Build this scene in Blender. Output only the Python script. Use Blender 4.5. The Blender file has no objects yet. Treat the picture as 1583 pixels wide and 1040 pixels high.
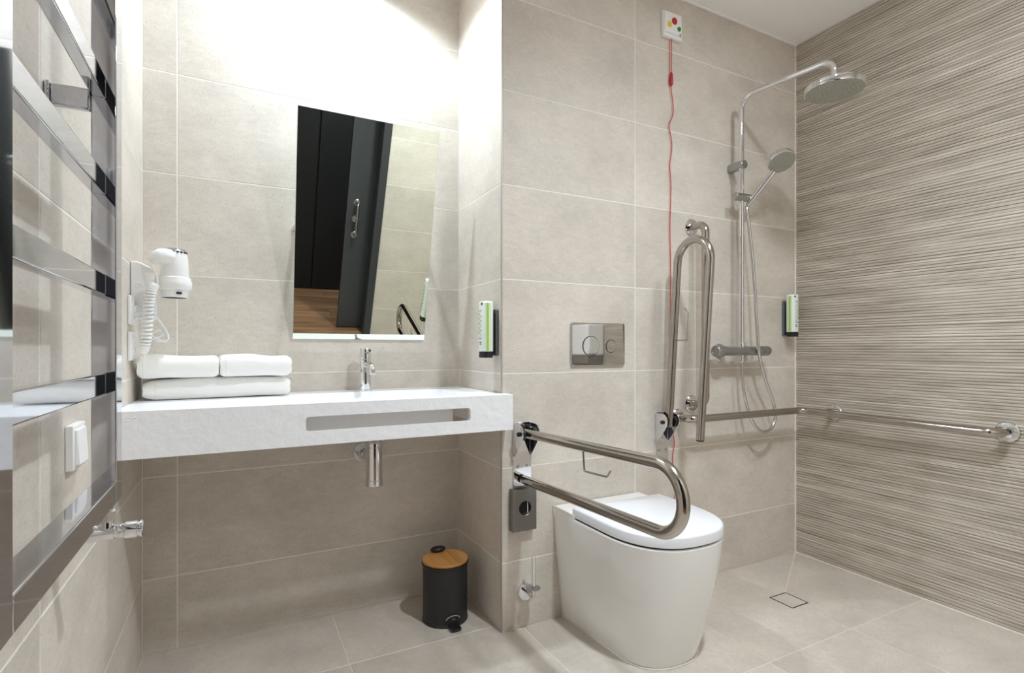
import bpy, bmesh, math, random
from mathutils import Vector, Matrix
from math import pi, sin, cos, radians

random.seed(7)
SC = bpy.context.scene
COL = SC.collection

# ------------------------------------------------------------------ camera, view, light
cam_d = bpy.data.cameras.new('camera')
cam = bpy.data.objects.new('camera', cam_d)
COL.objects.link(cam)
cam_d.sensor_width = 36.0
cam_d.lens = 819.85 / 1583 * 36.0
cam_d.shift_y = 18.4 / 1583
cam_d.clip_start = 0.01
cam.location = (-0.8228, -1.6695, 0.9964)
cam.rotation_euler = (radians(90), 0, -0.4778)
SC.camera = cam

SC.view_settings.view_transform = 'Standard'
SC.view_settings.look = 'None'
SC.view_settings.gamma = 1.0
SC.view_settings.use_curve_mapping = False
SC.view_settings.exposure = 0.12

world = bpy.data.worlds.new('world')
SC.world = world
world.use_nodes = True
world.node_tree.nodes['Background'].inputs[0].default_value = (0.9, 0.95, 1, 1)
world.node_tree.nodes['Background'].inputs[1].default_value = 0.02


def light(name, kind, loc, power, color, size, spot=None, blend=0.3):
    d = bpy.data.lights.new(name, kind)
    o = bpy.data.objects.new(name, d)
    COL.objects.link(o)
    o.location = loc
    d.energy = power
    d.color = color
    if kind == 'AREA':
        d.shape = 'DISK'
        d.size = size
    else:
        d.shadow_soft_size = size
    if spot:
        d.spot_size = radians(spot)
        d.spot_blend = blend
    return o


WHITE = (0.86, 0.94, 1.0)
light('basin_downlight', 'SPOT', (-0.50, 0.16, 2.465), 53, (0.78, 0.90, 1.0), 0.035, 150, 0.35)
light('room_downlight', 'SPOT', (0.24, -1.18, 2.465), 136, WHITE, 0.055, 150, 1.0)
light('shower_downlight', 'AREA', (0.86, -1.02, 2.47), 8.5, WHITE, 0.15)
light('corridor_downlight', 'AREA', (0.1, -2.35, 2.38), 20, WHITE, 0.3)
SC.cycles.diffuse_bounces = 10
SC.cycles.max_bounces = 14

# ------------------------------------------------------------------ materials


def lin(c):
    r = []
    for v in c[:3]:
        v = v / 255.0
        r.append(v / 12.92 if v <= 0.04045 else ((v + 0.055) / 1.055) ** 2.4)
    return (*r, 1.0)


def mat(name, color=(200, 200, 200), rough=0.5, metal=0.0, spec=0.5, coat=0.0):
    m = bpy.data.materials.new(name)
    m.use_nodes = True
    b = m.node_tree.nodes['Principled BSDF']
    b.inputs['Base Color'].default_value = lin(color)
    b.inputs['Roughness'].default_value = rough
    b.inputs['Metallic'].default_value = metal
    b.inputs['Specular IOR Level'].default_value = spec
    b.inputs['Coat Weight'].default_value = coat
    return m


class NT:
    """small wrapper to write node graphs briefly"""

    def __init__(self, m):
        self.t = m.node_tree
        self.b = self.t.nodes['Principled BSDF']

    def n(self, kind, **kw):
        o = self.t.nodes.new(kind)
        ins = kw.pop('ins', {})
        for k, v in kw.items():
            setattr(o, k, v)
        for k, v in ins.items():
            if hasattr(v, 'is_linked') or isinstance(v, bpy.types.NodeSocket):
                self.t.links.new(v, o.inputs[k])
            else:
                o.inputs[k].default_value = v
        return o

    def link(self, a, b):
        self.t.links.new(a, b)

    def ramp(self, fac, stops):
        r = self.n('ShaderNodeValToRGB')
        self.link(fac, r.inputs[0])
        e = r.color_ramp.elements
        while len(e) < len(stops):
            e.new(0.5)
        for i, (p, c) in enumerate(stops):
            e[i].position = p
            e[i].color = c if len(c) == 4 else (*c, 1)
        return r.outputs[0]

    def mix(self, fac, a, b, blend='MIX'):
        x = self.n('ShaderNodeMix', data_type='RGBA', blend_type=blend)
        for s, v in ((x.inputs[0], fac), (x.inputs[6], a), (x.inputs[7], b)):
            if isinstance(v, bpy.types.NodeSocket):
                self.link(v, s)
            else:
                s.default_value = v
        return x.outputs[2]

    def math(self, op, a, b=0.0):
        x = self.n('ShaderNodeMath', operation=op)
        for s, v in ((x.inputs[0], a), (x.inputs[1], b)):
            if isinstance(v, bpy.types.NodeSocket):
                self.link(v, s)
            else:
                s.default_value = v
        return x.outputs[0]


def tile_material(name, base, var=0.10, rough=0.5, streak=(2.2, 2.2, 5.0), bump=0.06):
    """concrete-look porcelain: soft clouds, light horizontal brushing, speckles, small differences from tile to tile"""
    m = mat(name, base, rough)
    g = NT(m)
    tc = g.n('ShaderNodeTexCoord')
    rnd = g.n('ShaderNodeObjectInfo').outputs['Random']
    w = g.math('MULTIPLY', rnd, 40.0)
    mp = g.n('ShaderNodeMapping', ins={'Vector': tc.outputs['Object'], 'Scale': streak})
    cloud = g.n('ShaderNodeTexNoise', noise_dimensions='4D', ins={'Vector': mp.outputs[0], 'W': w, 'Scale': 1.6, 'Detail': 6.0, 'Roughness': 0.62})
    mp2 = g.n('ShaderNodeMapping', ins={'Vector': tc.outputs['Object'], 'Scale': (streak[0] * 4, streak[1] * 4, streak[2] * 7)})
    fine = g.n('ShaderNodeTexNoise', noise_dimensions='4D', ins={'Vector': mp2.outputs[0], 'W': w, 'Scale': 3.5, 'Detail': 5.0, 'Roughness': 0.7})
    speck = g.n('ShaderNodeTexNoise', ins={'Vector': tc.outputs['Object'], 'Scale': 170.0, 'Detail': 2.5})
    b = lin(base)
    hi = tuple(min(1, c * (1 + var)) for c in b[:3])
    lo = tuple(c * (1 - var) for c in b[:3])
    c1 = g.ramp(cloud.outputs['Fac'], [(0.32, (*lo, 1)), (0.68, (*hi, 1))])
    f2 = g.ramp(fine.outputs['Fac'], [(0.3, (0.925, 0.925, 0.92, 1)), (0.7, (1.06, 1.06, 1.065, 1))])
    c2 = g.mix(1.0, c1, f2, 'MULTIPLY')
    f3 = g.ramp(speck.outputs['Fac'], [(0.30, (0.80, 0.79, 0.77, 1)), (0.43, (1, 1, 1, 1)), (0.66, (1.0, 1.0, 1.0, 1)), (0.78, (1.09, 1.09, 1.09, 1))])
    c3 = g.mix(1.0, c2, f3, 'MULTIPLY')
    t = g.ramp(rnd, [(0.0, (0.965, 0.96, 0.955, 1)), (1.0, (1.03, 1.03, 1.035, 1))])
    c4 = g.mix(1.0, c3, t, 'MULTIPLY')
    g.link(c4, g.b.inputs['Base Color'])
    bp = g.n('ShaderNodeBump', ins={'Strength': bump, 'Distance': 0.004, 'Height': fine.outputs['Fac']})
    g.link(bp.outputs[0], g.b.inputs['Normal'])
    r = g.ramp(cloud.outputs['Fac'], [(0.3, (rough - .07,) * 3), (0.7, (rough + .08,) * 3)])
    g.link(r, g.b.inputs['Roughness'])
    return m


M = {}
M['wall_tile'] = tile_material('wall_tile', (213, 205, 195), 0.12, 0.48, (2.2, 2.2, 3.0))
M['floor_tile'] = tile_material('floor_tile', (201, 192, 181), 0.12, 0.42, (3.0, 3.0, 3.0), 0.05)
M['grout'] = mat('grout', (240, 235, 227), 0.85)
M['ceiling'] = mat('ceiling_paint', (252, 251, 251), 0.9)
M['chrome'] = mat('chrome', (232, 233, 236), 0.045, 1.0)
M['rad_chrome'] = mat('radiator_chrome', (206, 207, 213), 0.05, 1.0)
M['satin_chrome'] = mat('satin_chrome', (176, 176, 176), 0.28, 1.0)
M['steel'] = mat('polished_steel', (184, 178, 171), 0.15, 1.0)
M['plate_steel'] = mat('brushed_plate_steel', (205, 203, 200), 0.03, 1.0)
M['trim_steel'] = mat('trim_steel', (178, 173, 167), 0.4, 0.6)
M['dark_steel'] = mat('grey_steel', (128, 124, 120), 0.38, 0.85)
M['ceramic'] = mat('white_ceramic', (243, 243, 242), 0.08, 0, 0.5, 0.3)
M['seat_plastic'] = mat('white_seat_plastic', (230, 231, 235), 0.25)
M['white_plastic'] = mat('white_plastic', (244, 244, 243), 0.3)
M['socket_plastic'] = mat('socket_plastic', (248, 248, 248), 0.25)
M['black_plastic'] = mat('black_plastic', (22, 22, 23), 0.4)
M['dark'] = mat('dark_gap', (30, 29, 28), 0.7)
M['grey_plastic'] = mat('grey_plastic', (92, 97, 103), 0.4)
M['nozzle'] = mat('shower_nozzles', (165, 165, 155), 0.45, 0.0)
M['hose'] = mat('hose_metal', (216, 216, 216), 0.22, 1.0)
M['grout_floor'] = mat('grout_floor', (226, 217, 206), 0.85)
M['joint'] = mat('bamboo_joint', (150, 104, 60), 0.6)
M['red'] = mat('red_plastic', (190, 28, 30), 0.35)
M['yellow'] = mat('yellow_plastic', (235, 200, 70), 0.4)
M['green'] = mat('green_plastic', (20, 130, 60), 0.4)
M['cord_red'] = mat('red_cord', (205, 50, 55), 0.6)
M['bottle'] = mat('bottle_plastic', (240, 246, 243), 0.3)
M['label_green'] = mat('label_green', (160, 200, 95), 0.45)
M['label_pale'] = mat('label_pale_green', (214, 232, 190), 0.45)
M['label_ink'] = mat('label_ink', (70, 90, 80), 0.5)
M['label_script'] = mat('label_script_green', (120, 165, 60), 0.5)
M['mirror'] = mat('mirror_glass', (226, 230, 218), 0.0, 1.0)
M['glass_edge'] = mat('mirror_edge', (226, 236, 232), 0.15, 0, 0.8)
M['caulk'] = mat('caulk', (226, 221, 210), 0.5)
M['door'] = mat('door_leaf', (62, 64, 68), 0.45)
M['door_frame'] = mat('door_frame', (56, 58, 62), 0.45)
M['black_panel'] = mat('corridor_panel', (30, 30, 33), 0.5)
M['corridor_wall'] = mat('corridor_wall', (120, 116, 112), 0.8)


def basin_material():
    m = mat('basin_resin', (245, 246, 249), 0.38)
    g = NT(m)
    tc = g.n('ShaderNodeTexCoord')
    n1 = g.n('ShaderNodeTexNoise', ins={'Vector': tc.outputs['Object'], 'Scale': 26.0, 'Detail': 6.0, 'Roughness': 0.6})
    bp = g.n('ShaderNodeBump', ins={'Strength': 0.55, 'Distance': 0.010, 'Height': n1.outputs['Fac']})
    g.link(bp.outputs[0], g.b.inputs['Normal'])
    return m


def towel_material():
    m = mat('white_towelling', (250, 249, 246), 0.95, 0, 0.1)
    g = NT(m)
    g.b.inputs['Sheen Weight'].default_value = 0.3
    tc = g.n('ShaderNodeTexCoord')
    n1 = g.n('ShaderNodeTexNoise', ins={'Vector': tc.outputs['Object'], 'Scale': 420.0, 'Detail': 3.0})
    bp = g.n('ShaderNodeBump', ins={'Strength': 0.5, 'Distance': 0.0025, 'Height': n1.outputs['Fac']})
    g.link(bp.outputs[0], g.b.inputs['Normal'])
    return m


def wood_material(name, a, b, along='X', scale=1.0, rough=0.5):
    m = mat(name, a, rough)
    g = NT(m)
    tc = g.n('ShaderNodeTexCoord')
    rnd = g.n('ShaderNodeObjectInfo').outputs['Random']
    s = {'X': (1.5, 22, 22), 'Y': (22, 1.5, 22)}[along]
    mp = g.n('ShaderNodeMapping', ins={'Vector': tc.outputs['Object'], 'Scale': tuple(v * scale for v in s)})
    n1 = g.n('ShaderNodeTexNoise', noise_dimensions='4D', ins={'Vector': mp.outputs[0], 'W': g.math('MULTIPLY', rnd, 30.0), 'Scale': 1.5, 'Detail': 6.0, 'Roughness': 0.6, 'Distortion': 0.4})
    c = g.ramp(n1.outputs['Fac'], [(0.3, lin(b)), (0.7, lin(a))])
    t = g.ramp(rnd, [(0, (0.82, 0.8, 0.78, 1)), (1, (1.1, 1.1, 1.1, 1))])
    g.link(g.mix(1.0, c, t, 'MULTIPLY'), g.b.inputs['Base Color'])
    return m


def rib_material():
    """printed tone of each rib comes from a colour attribute, with fine lengthwise streaks"""
    m = mat('ribbed_tile', (182, 170, 154), 0.55)
    g = NT(m)
    tc = g.n('ShaderNodeTexCoord')
    rnd = g.n('ShaderNodeObjectInfo').outputs['Random']
    w = g.math('MULTIPLY', rnd, 50.0)
    at = g.n('ShaderNodeAttribute', attribute_name='tone')
    mp = g.n('ShaderNodeMapping', ins={'Vector': tc.outputs['Object'], 'Scale': (5.0, 3.0, 190.0)})
    n1 = g.n('ShaderNodeTexNoise', noise_dimensions='4D', ins={'Vector': mp.outputs[0], 'W': w, 'Scale': 1.0, 'Detail': 5.0, 'Roughness': 0.65})
    mp2 = g.n('ShaderNodeMapping', ins={'Vector': tc.outputs['Object'], 'Scale': (3.0, 2.0, 22.0)})
    n2 = g.n('ShaderNodeTexNoise', noise_dimensions='4D', ins={'Vector': mp2.outputs[0], 'W': w, 'Scale': 1.6, 'Detail': 4.0})
    a = g.math('MULTIPLY', n1.outputs['Fac'], 0.62)
    b = g.math('MULTIPLY', n2.outputs['Fac'], 0.50)
    c = g.math('MULTIPLY', at.outputs['Fac'], 0.16)
    s = g.math('ADD', g.math('ADD', a, b), c)
    col = g.ramp(s, [(0.40, lin((158, 149, 136))), (0.56, lin((188, 179, 166))), (0.70, lin((206, 198, 186))), (0.88, lin((228, 221, 210)))])
    g.link(col, g.b.inputs['Base Color'])
    return m


def toned(name, a, b, scale, rough):
    m = mat(name, a, rough)
    g = NT(m)
    tc = g.n('ShaderNodeTexCoord')
    n1 = g.n('ShaderNodeTexNoise', ins={'Vector': tc.outputs['Object'], 'Scale': scale, 'Detail': 4.0})
    g.link(g.ramp(n1.outputs['Fac'], [(0.3, lin(a)), (0.7, lin(b))]), g.b.inputs['Base Color'])
    return m


M['basin'] = basin_material()
M['towel'] = towel_material()
M['bamboo'] = wood_material('bamboo', (214, 158, 92), (176, 118, 58), 'Y', 2.2, 0.45)
M['plank'] = wood_material('corridor_oak', (184, 140, 106), (98, 68, 48), 'X', 0.5, 0.5)
M['rib'] = rib_material()
M['bin_black'] = toned('bin_black', (30, 30, 31), (36, 36, 37), 300, 0.48)

# ------------------------------------------------------------------ mesh helpers


class MB:
    """collects shapes in world coordinates and links them as one mesh object"""

    def __init__(self):
        self.v, self.f = [], []

    def add(self, verts, faces):
        o = len(self.v)
        self.v += [tuple(p) for p in verts]
        self.f += [tuple(i + o for i in q) for q in faces]
        return self

    def box(self, x0, x1, y0, y1, z0, z1):
        x0, x1 = sorted((x0, x1)); y0, y1 = sorted((y0, y1)); z0, z1 = sorted((z0, z1))
        v = [(x0, y0, z0), (x1, y0, z0), (x1, y1, z0), (x0, y1, z0), (x0, y0, z1), (x1, y0, z1), (x1, y1, z1), (x0, y1, z1)]
        return self.add(v, [(0, 3, 2, 1), (4, 5, 6, 7), (0, 1, 5, 4), (1, 2, 6, 5), (2, 3, 7, 6), (3, 0, 4, 7)])

    def prism(self, poly, fn, t0, t1):
        """poly: 2-D outline, fn(a, b, t) -> world point"""
        n = len(poly)
        v = [fn(a, b, t0) for a, b in poly] + [fn(a, b, t1) for a, b in poly]
        f = [tuple(range(n - 1, -1, -1)), tuple(range(n, 2 * n))]
        f += [(i, (i + 1) % n, n + (i + 1) % n, n + i) for i in range(n)]
        return self.add(v, f)

    def loft(self, rings, cap0=True, cap1=True):
        n = len(rings[0])
        v = [p for r in rings for p in r]
        f = []
        for k in range(len(rings) - 1):
            for i in range(n):
                j = (i + 1) % n
                f.append((k * n + i, k * n + j, (k + 1) * n + j, (k + 1) * n + i))
        if cap0:
            f.append(tuple(range(n - 1, -1, -1)))
        if cap1:
            f.append(tuple(range((len(rings) - 1) * n, len(rings) * n)))
        return self.add(v, f)

    def lathe(self, c, axis, prof, n=32, closed=False):
        """prof: (radius, distance along axis)"""
        c = Vector(c)
        a = Vector(axis).normalized()
        u = a.orthogonal().normalized()
        w = a.cross(u)
        rings = []
        for r, h in prof:
            r = max(r, 1e-5)
            rings.append([c + a * h + (u * cos(2 * pi * i / n) + w * sin(2 * pi * i / n)) * r for i in range(n)])
        return self.loft(rings, not closed, not closed)

    def cyl(self, p0, p1, r, n=24, ch=0.0):
        p0, p1 = Vector(p0), Vector(p1)
        L = (p1 - p0).length
        if ch:
            prof = [(r - ch, 0), (r, ch), (r, L - ch), (r - ch, L)]
        else:
            prof = [(r, 0), (r, L)]
        return self.lathe(p0, p1 - p0, prof, n)

    def tube(self, pts, r, n=16, fillet=0.0, seg=8, radii=None):
        pts = [Vector(p) for p in pts]
        if fillet:
            pts = rounded(pts, fillet, seg)
        t0 = (pts[1] - pts[0]).normalized()
        u = t0.orthogonal().normalized()
        rings = []
        for i, p in enumerate(pts):
            if i == 0:
                t = t0
            elif i == len(pts) - 1:
                t = (pts[i] - pts[i - 1]).normalized()
            else:
                t = ((pts[i + 1] - p).normalized() + (p - pts[i - 1]).normalized())
                t = t.normalized() if t.length > 1e-6 else t0
            u = (u - t * u.dot(t)).normalized()
            w = t.cross(u)
            rr = radii[i] if radii else r
            if 0 < i < len(pts) - 1:
                d = (pts[i + 1] - p).normalized().dot((p - pts[i - 1]).normalized())
                rr *= 1.0 / max(0.75, math.sqrt(max(0.0, (1 + d) / 2)))
            rings.append([p + (u * cos(2 * pi * k / n) + w * sin(2 * pi * k / n)) * rr for k in range(n)])
        return self.loft(rings)

    def ball(self, c, rx, ry, rz, n=20, m=12):
        rings = []
        for j in range(m + 1):
            th = pi * j / m
            rings.append([(c[0] + max(sin(th), 1e-4) * rx * cos(2 * pi * i / n), c[1] + max(sin(th), 1e-4) * ry * sin(2 * pi * i / n), c[2] - rz * cos(th)) for i in range(n)])
        return self.loft(rings)

    def build(self, name, material, parent=None, smooth=30, bevel=0.0, seg=2, subsurf=0):
        me = bpy.data.meshes.new(name)
        org = Vector((0, 0, 0))
        if parent is not None:
            org = world_loc(parent)
        me.from_pydata([tuple(Vector(p) - org) for p in self.v], [], self.f)
        bm = bmesh.new(); bm.from_mesh(me)
        bmesh.ops.recalc_face_normals(bm, faces=bm.faces)
        bm.to_mesh(me); bm.free()
        return link_mesh(name, me, material, parent, smooth, bevel, seg, subsurf)


def world_loc(o):
    p = Vector(o.location)
    while o.parent:
        o = o.parent
        p += Vector(o.location)
    return p


def link_mesh(name, me, material, parent=None, smooth=30, bevel=0.0, seg=2, subsurf=0):
    me.materials.append(M[material] if isinstance(material, str) else material)
    if smooth:
        me.polygons.foreach_set('use_smooth', [True] * len(me.polygons))
        me.set_sharp_from_angle(angle=radians(smooth))
    o = bpy.data.objects.new(name, me)
    COL.objects.link(o)
    if parent is not None:
        o.parent = parent
    if bevel:
        b = o.modifiers.new('bevel', 'BEVEL')
        b.width = bevel; b.segments = seg; b.limit_method = 'ANGLE'; b.angle_limit = radians(40)
    if subsurf:
        s = o.modifiers.new('sub', 'SUBSURF'); s.levels = subsurf; s.render_levels = subsurf
    return o


def rounded(pts, r, seg=8):
    out = [pts[0]]
    for i in range(1, len(pts) - 1):
        a, p, b = pts[i - 1], pts[i], pts[i + 1]
        d0, d1 = (a - p), (b - p)
        l0, l1 = d0.length, d1.length
        d0.normalize(); d1.normalize()
        ang = d0.angle(d1)
        if ang > pi - 0.02:
            out.append(p); continue
        t = min(r / math.tan(ang / 2), l0 * 0.499, l1 * 0.499)
        rr = t * math.tan(ang / 2)
        c = p + (d0 + d1).normalized() * (rr / sin(ang / 2))
        s, e = p + d0 * t - c, p + d1 * t - c
        tot = s.angle(e)
        ax = s.cross(e).normalized()
        for k in range(seg + 1):
            out.append(c + Matrix.Rotation(tot * k / seg, 3, ax) @ s)
    out.append(pts[-1])
    return out


def smooth_path(pts, n=8):
    """Catmull-Rom through the points"""
    P = [Vector(p) for p in pts]
    P = [P[0] * 2 - P[1]] + P + [P[-1] * 2 - P[-2]]
    out = []
    for i in range(1, len(P) - 2):
        for k in range(n):
            t = k / n
            a, b, c, d = P[i - 1], P[i], P[i + 1], P[i + 2]
            out.append(0.5 * ((2 * b) + (c - a) * t + (2 * a - 5 * b + 4 * c - d) * t * t + (3 * b - a - 3 * c + d) * t ** 3))
    out.append(P[-2])
    return out


def rrect(a0, a1, b0, b1, r, seg=6):
    out = []
    for cx, cy, s in ((a1 - r, b1 - r, 0), (a0 + r, b1 - r, 90), (a0 + r, b0 + r, 180), (a1 - r, b0 + r, 270)):
        for k in range(seg + 1):
            t = radians(s + 90 * k / seg)
            out.append((cx + r * cos(t), cy + r * sin(t)))
    return out


def inset(poly, d):
    """parallel inward offset of a counter-clockwise polygon"""
    n = len(poly)
    out = []
    for i in range(n):
        p0, p1, p2 = Vector(poly[i - 1]), Vector(poly[i]), Vector(poly[(i + 1) % n])
        e0, e1 = (p1 - p0).normalized(), (p2 - p1).normalized()
        n0, n1 = Vector((-e0.y, e0.x)), Vector((-e1.y, e1.x))
        k = 1 + n0.dot(n1)
        out.append(tuple(p1 + (n0 + n1) * (d / k)))
    return out


def thing(name, loc, label, cat, group=None):
    o = bpy.data.objects.new(name, None)
    COL.objects.link(o)
    o.empty_display_size = 0.05
    o.location = loc
    o['label'] = label
    o['category'] = cat
    if group:
        o['group'] = group
    return o


def tag(o, label, cat, group=None):
    o['label'] = label
    o['category'] = cat
    if group:
        o['group'] = group
    return o


def struct(o):
    o['kind'] = 'structure'
    return o


def boolean(o, cutters):
    """subtract cutter objects, bake the result into the mesh and remove the cutters"""
    for c in cutters:
        b = o.modifiers.new('cut', 'BOOLEAN')
        b.operation = 'DIFFERENCE'; b.object = c; b.solver = 'EXACT'
    dg = bpy.context.evaluated_depsgraph_get()
    me = bpy.data.meshes.new_from_object(o.evaluated_get(dg))
    old = o.data
    o.modifiers.clear()
    o.data = me
    bpy.data.meshes.remove(old)
    for c in cutters:
        bpy.data.objects.remove(c)
    me.polygons.foreach_set('use_smooth', [True] * len(me.polygons))
    me.set_sharp_from_angle(angle=radians(30))
    return o


# ------------------------------------------------------------------ room measures
XL, XR, YA, YB, H = -1.0971, 1.6055, 0.409, -1.80, 2.4787
ROWS = [0.0] + [0.2411 + 0.33333 * i for i in range(7)] + [H]
J = 0.0018      # half a joint
DEP = 0.0007    # how far the grout sits behind the tile face
TH = 0.10       # wall thickness

_tile_cache = {}


def tile_mesh(w, h):
    """flat tile, local x along the wall, local -y out of the wall, chamfered front edge"""
    key = (round(w, 4), round(h, 4))
    if key in _tile_cache:
        return _tile_cache[key]
    me = bpy.data.meshes.new('wall_tile')
    a, b, c = w / 2, h / 2, 0.0008
    v = []
    for s, y in ((0, 0.006), (0, c), (c, 0.0)):
        v += [(-a + s, y, -b + s), (a - s, y, -b + s), (a - s, y, b - s), (-a + s, y, b - s)]
    f = [(8, 9, 10, 11)]
    for k in (0, 4):
        f += [(k + i, k + (i + 1) % 4, k + 4 + (i + 1) % 4, k + 4 + i) for i in range(4)]
    me.from_pydata(v, [], f)
    me.materials.append(M['wall_tile'])
    _tile_cache[key] = me
    return me


def place_tile(parent, me, loc, rz, name='wall_tile'):
    o = bpy.data.objects.new(name, me)
    COL.objects.link(o)
    o.parent = parent
    o.location = Vector(loc) - world_loc(parent)
    o.rotation_euler = (0, 0, rz)
    return o


def tile_wall(parent, p0, udir, rz, us, skip=None, meshes=None):
    """us: joint positions along the wall measured from p0"""
    p0, u = Vector(p0), Vector(udir)
    for i in range(len(us) - 1):
        for r in range(len(ROWS) - 1):
            if skip and skip(us[i], us[i + 1], ROWS[r], ROWS[r + 1]):
                continue
            w, h = us[i + 1] - us[i] - 2 * J, ROWS[r + 1] - ROWS[r] - 2 * J
            me = meshes(w, h, i, r) if meshes else tile_mesh(w, h)
            c = p0 + u * ((us[i] + us[i + 1]) / 2)
            place_tile(parent, me, (c.x, c.y, (ROWS[r] + ROWS[r + 1]) / 2), rz)


# ------------------------------------------------------------------ walls
w = struct(MB().box(XL - TH, 0, YA + DEP, YA + TH, 0, H).build('wall_alcove_back', 'grout', None, 0))
tile_wall(w, (XL, YA, 0), (1, 0, 0), 0, [0, XL * -1 - 1.0, XL * -1])
w = struct(MB().box(DEP, TH, DEP + 0.004, YA + DEP, 0, H).build('wall_alcove_side', 'grout', None, 0))
tile_wall(w, (0, YA, 0), (0, -1, 0), -pi / 2, [0, YA - 0.003])
w = struct(MB().box(TH, XR + TH, DEP, TH, 0, H).box(0.004, TH, DEP, DEP + 0.004, 0, H).build('wall_back', 'grout', None, 0))
tile_wall(w, (0, 0, 0), (1, 0, 0), 0, [0.003, 0.60, XR])
w = struct(MB().box(XL - TH, XL - DEP, YB, YA + DEP, 0, H).build('wall_left', 'grout', None, 0))
tile_wall(w, (XL, YB, 0), (0, 1, 0), pi / 2, [0, -0.591 - YB, YA - YB])
w = struct(MB().box(0.158, XR + TH, YB - TH, YB - DEP, 0, H).box(XL - TH, 0.15, YB - TH, YB - DEP, 2.12, H)
           .box(XL - TH, -1.03, YB - TH, YB - DEP, 0, 2.12).build('wall_rear', 'grout', None, 0))
tile_wall(w, (XR, YB, 0), (-1, 0, 0), pi, [0, 1.0, XR - 0.160])
tile_wall(w, (XR, YB, 0), (-1, 0, 0), pi, [XR - 0.160, XR - XL], skip=lambda a, b, c, d: c < 2.1)

# ribbed tiles of the shower wall: each rib has its own height, depth and printed tone
_rib_cache = {}


def rib_tile(w, h, i, r):
    key = (round(w, 3), round(h, 3), r % 4)
    if key in _rib_cache:
        return _rib_cache[key]
    rng = random.Random(100 + 7 * (r % 4) + int(w * 100))
    bm = bmesh.new()
    lay = bm.loops.layers.color.new('tone')

    def band(za, zb, d, ct, cb):
        tone = rng.random()
        ys = [0.010, d + cb, d, d, d + ct, 0.010]
        zs = [za, za, za + cb * 0.7, zb - ct * 0.7, zb, zb]
        L = [bm.verts.new((-w / 2, ys[k], zs[k])) for k in range(6)]
        Q = [bm.verts.new((w / 2, ys[k], zs[k])) for k in range(6)]
        fs = [bm.faces.new((L[k], Q[k], Q[k + 1], L[k + 1])) for k in range(5)]
        fs += [bm.faces.new(tuple(reversed(L))), bm.faces.new(tuple(Q))]
        for f in fs:
            for lp in f.loops:
                lp[lay] = (tone, tone, tone, 1)
    n = max(2, round(h / 0.0118))
    pitch = h / n
    for k in range(n):
        z = -h / 2 + k * pitch
        gr = pitch * rng.uniform(0.20, 0.34)
        mid = gr + (pitch - gr) * rng.uniform(0.35, 0.65)
        d0 = rng.uniform(0.0, 0.0012)
        band(z, z + gr, 0.0048 + rng.uniform(-0.0010, 0.0010), 0.0004, 0.0004)
        band(z + gr, z + mid, d0 + rng.uniform(0.0003, 0.0012), 0.0003, 0.0010)
        band(z + mid, z + pitch, d0, 0.0012, 0.0003)
    bmesh.ops.recalc_face_normals(bm, faces=bm.faces)
    me = bpy.data.meshes.new('ribbed_tile')
    bm.to_mesh(me); bm.free()
    me.materials.append(M['rib'])
    _rib_cache[key] = me
    return me


w = struct(MB().box(XR + 0.006, XR + TH, YB, DEP, 0, H).build('wall_right', 'dark', None, 0))
_Jsave, J = J, 0.0004
tile_wall(w, (XR, 0, 0), (0, -1, 0), -pi / 2, [0.002, 1.0, -YB], meshes=rib_tile)
J = _Jsave

struct(MB().box(XL - TH, XR + TH, YB - TH, YA + TH, H, H + 0.1).build('ceiling', 'ceiling', None, 0))
struct(MB().box(XL, XR, -0.0075, -0.0005, H - 0.005, H).build('trim_3', 'ceiling', None, 0))
struct(MB().box(XR - 0.0045, XR + 0.0065, YB, -0.001, -0.002, 0.0016).build('trim_4', 'grout', None, 0))
struct(MB().prism([(XR + 0.004, 0.0006), (XR - 0.0045, 0.0006), (XR - 0.0035, -0.0015), (XR + 0.004, -0.0035)], lambda a, b, t: (a, b, t), 0, H - 0.005).build('trim_5', 'grout', None, 0))
# metal edge trim on the outer corner of the alcove
tr = MB().prism([(-0.0005, -0.0012), (0.003, -0.0012), (0.003, 0.003), (-0.0012, 0.003)], lambda a, b, t: (a, b, t), 0, H)
struct(tr.build('trim_1', 'trim_steel', None, 0))

# ------------------------------------------------------------------ floor with separate tiles
fl = struct(MB().box(XL - TH, XR + TH, YB, YA + TH, -0.10, -0.0012).build('floor', 'grout_floor', None, 0))
DR = (1.0675, 1.1665, -0.3590, -0.2575)       # drain x0 x1 y0 y1
XS = [XL, -0.507, 0.087, 0.680]
YS = [YB, -1.149, -0.549, 0.0515, YA]
polys = []
for i in range(3):
    for k in range(4):
        x0, x1, y0, y1 = XS[i], XS[i + 1], YS[k], YS[k + 1]
        if x0 >= 0.0:
            y1 = min(y1, 0.0)
        if y1 - y0 < 0.01 or y0 >= y1:
            continue
        if i == 1 and k == 3:
            polys.append([(x0, y0), (0.0, y0), (0.0, y1), (x0, y1)])
        elif i == 1 and k == 2:
            polys.append([(x0, y0), (x1, y0), (x1, 0.0), (0.0, 0.0), (0.0, y1), (x0, y1)])
        else:
            polys.append([(x0, y0), (x1, y0), (x1, y1), (x0, y1)])
XD = 1.118
for k in range(2):
    polys.append([(0.680, YS[k]), (XD, YS[k]), (XD, YS[k + 1]), (0.680, YS[k + 1])])
    polys.append([(XD, YS[k]), (XR, YS[k]), (XR, YS[k + 1]), (XD, YS[k + 1])])
polys.append([(0.680, -0.549), (XD, -0.549), (XD, DR[2]), (DR[0], DR[2]), (DR[0], DR[3]), (XD, DR[3]), (XD, 0), (0.680, 0)])
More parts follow.
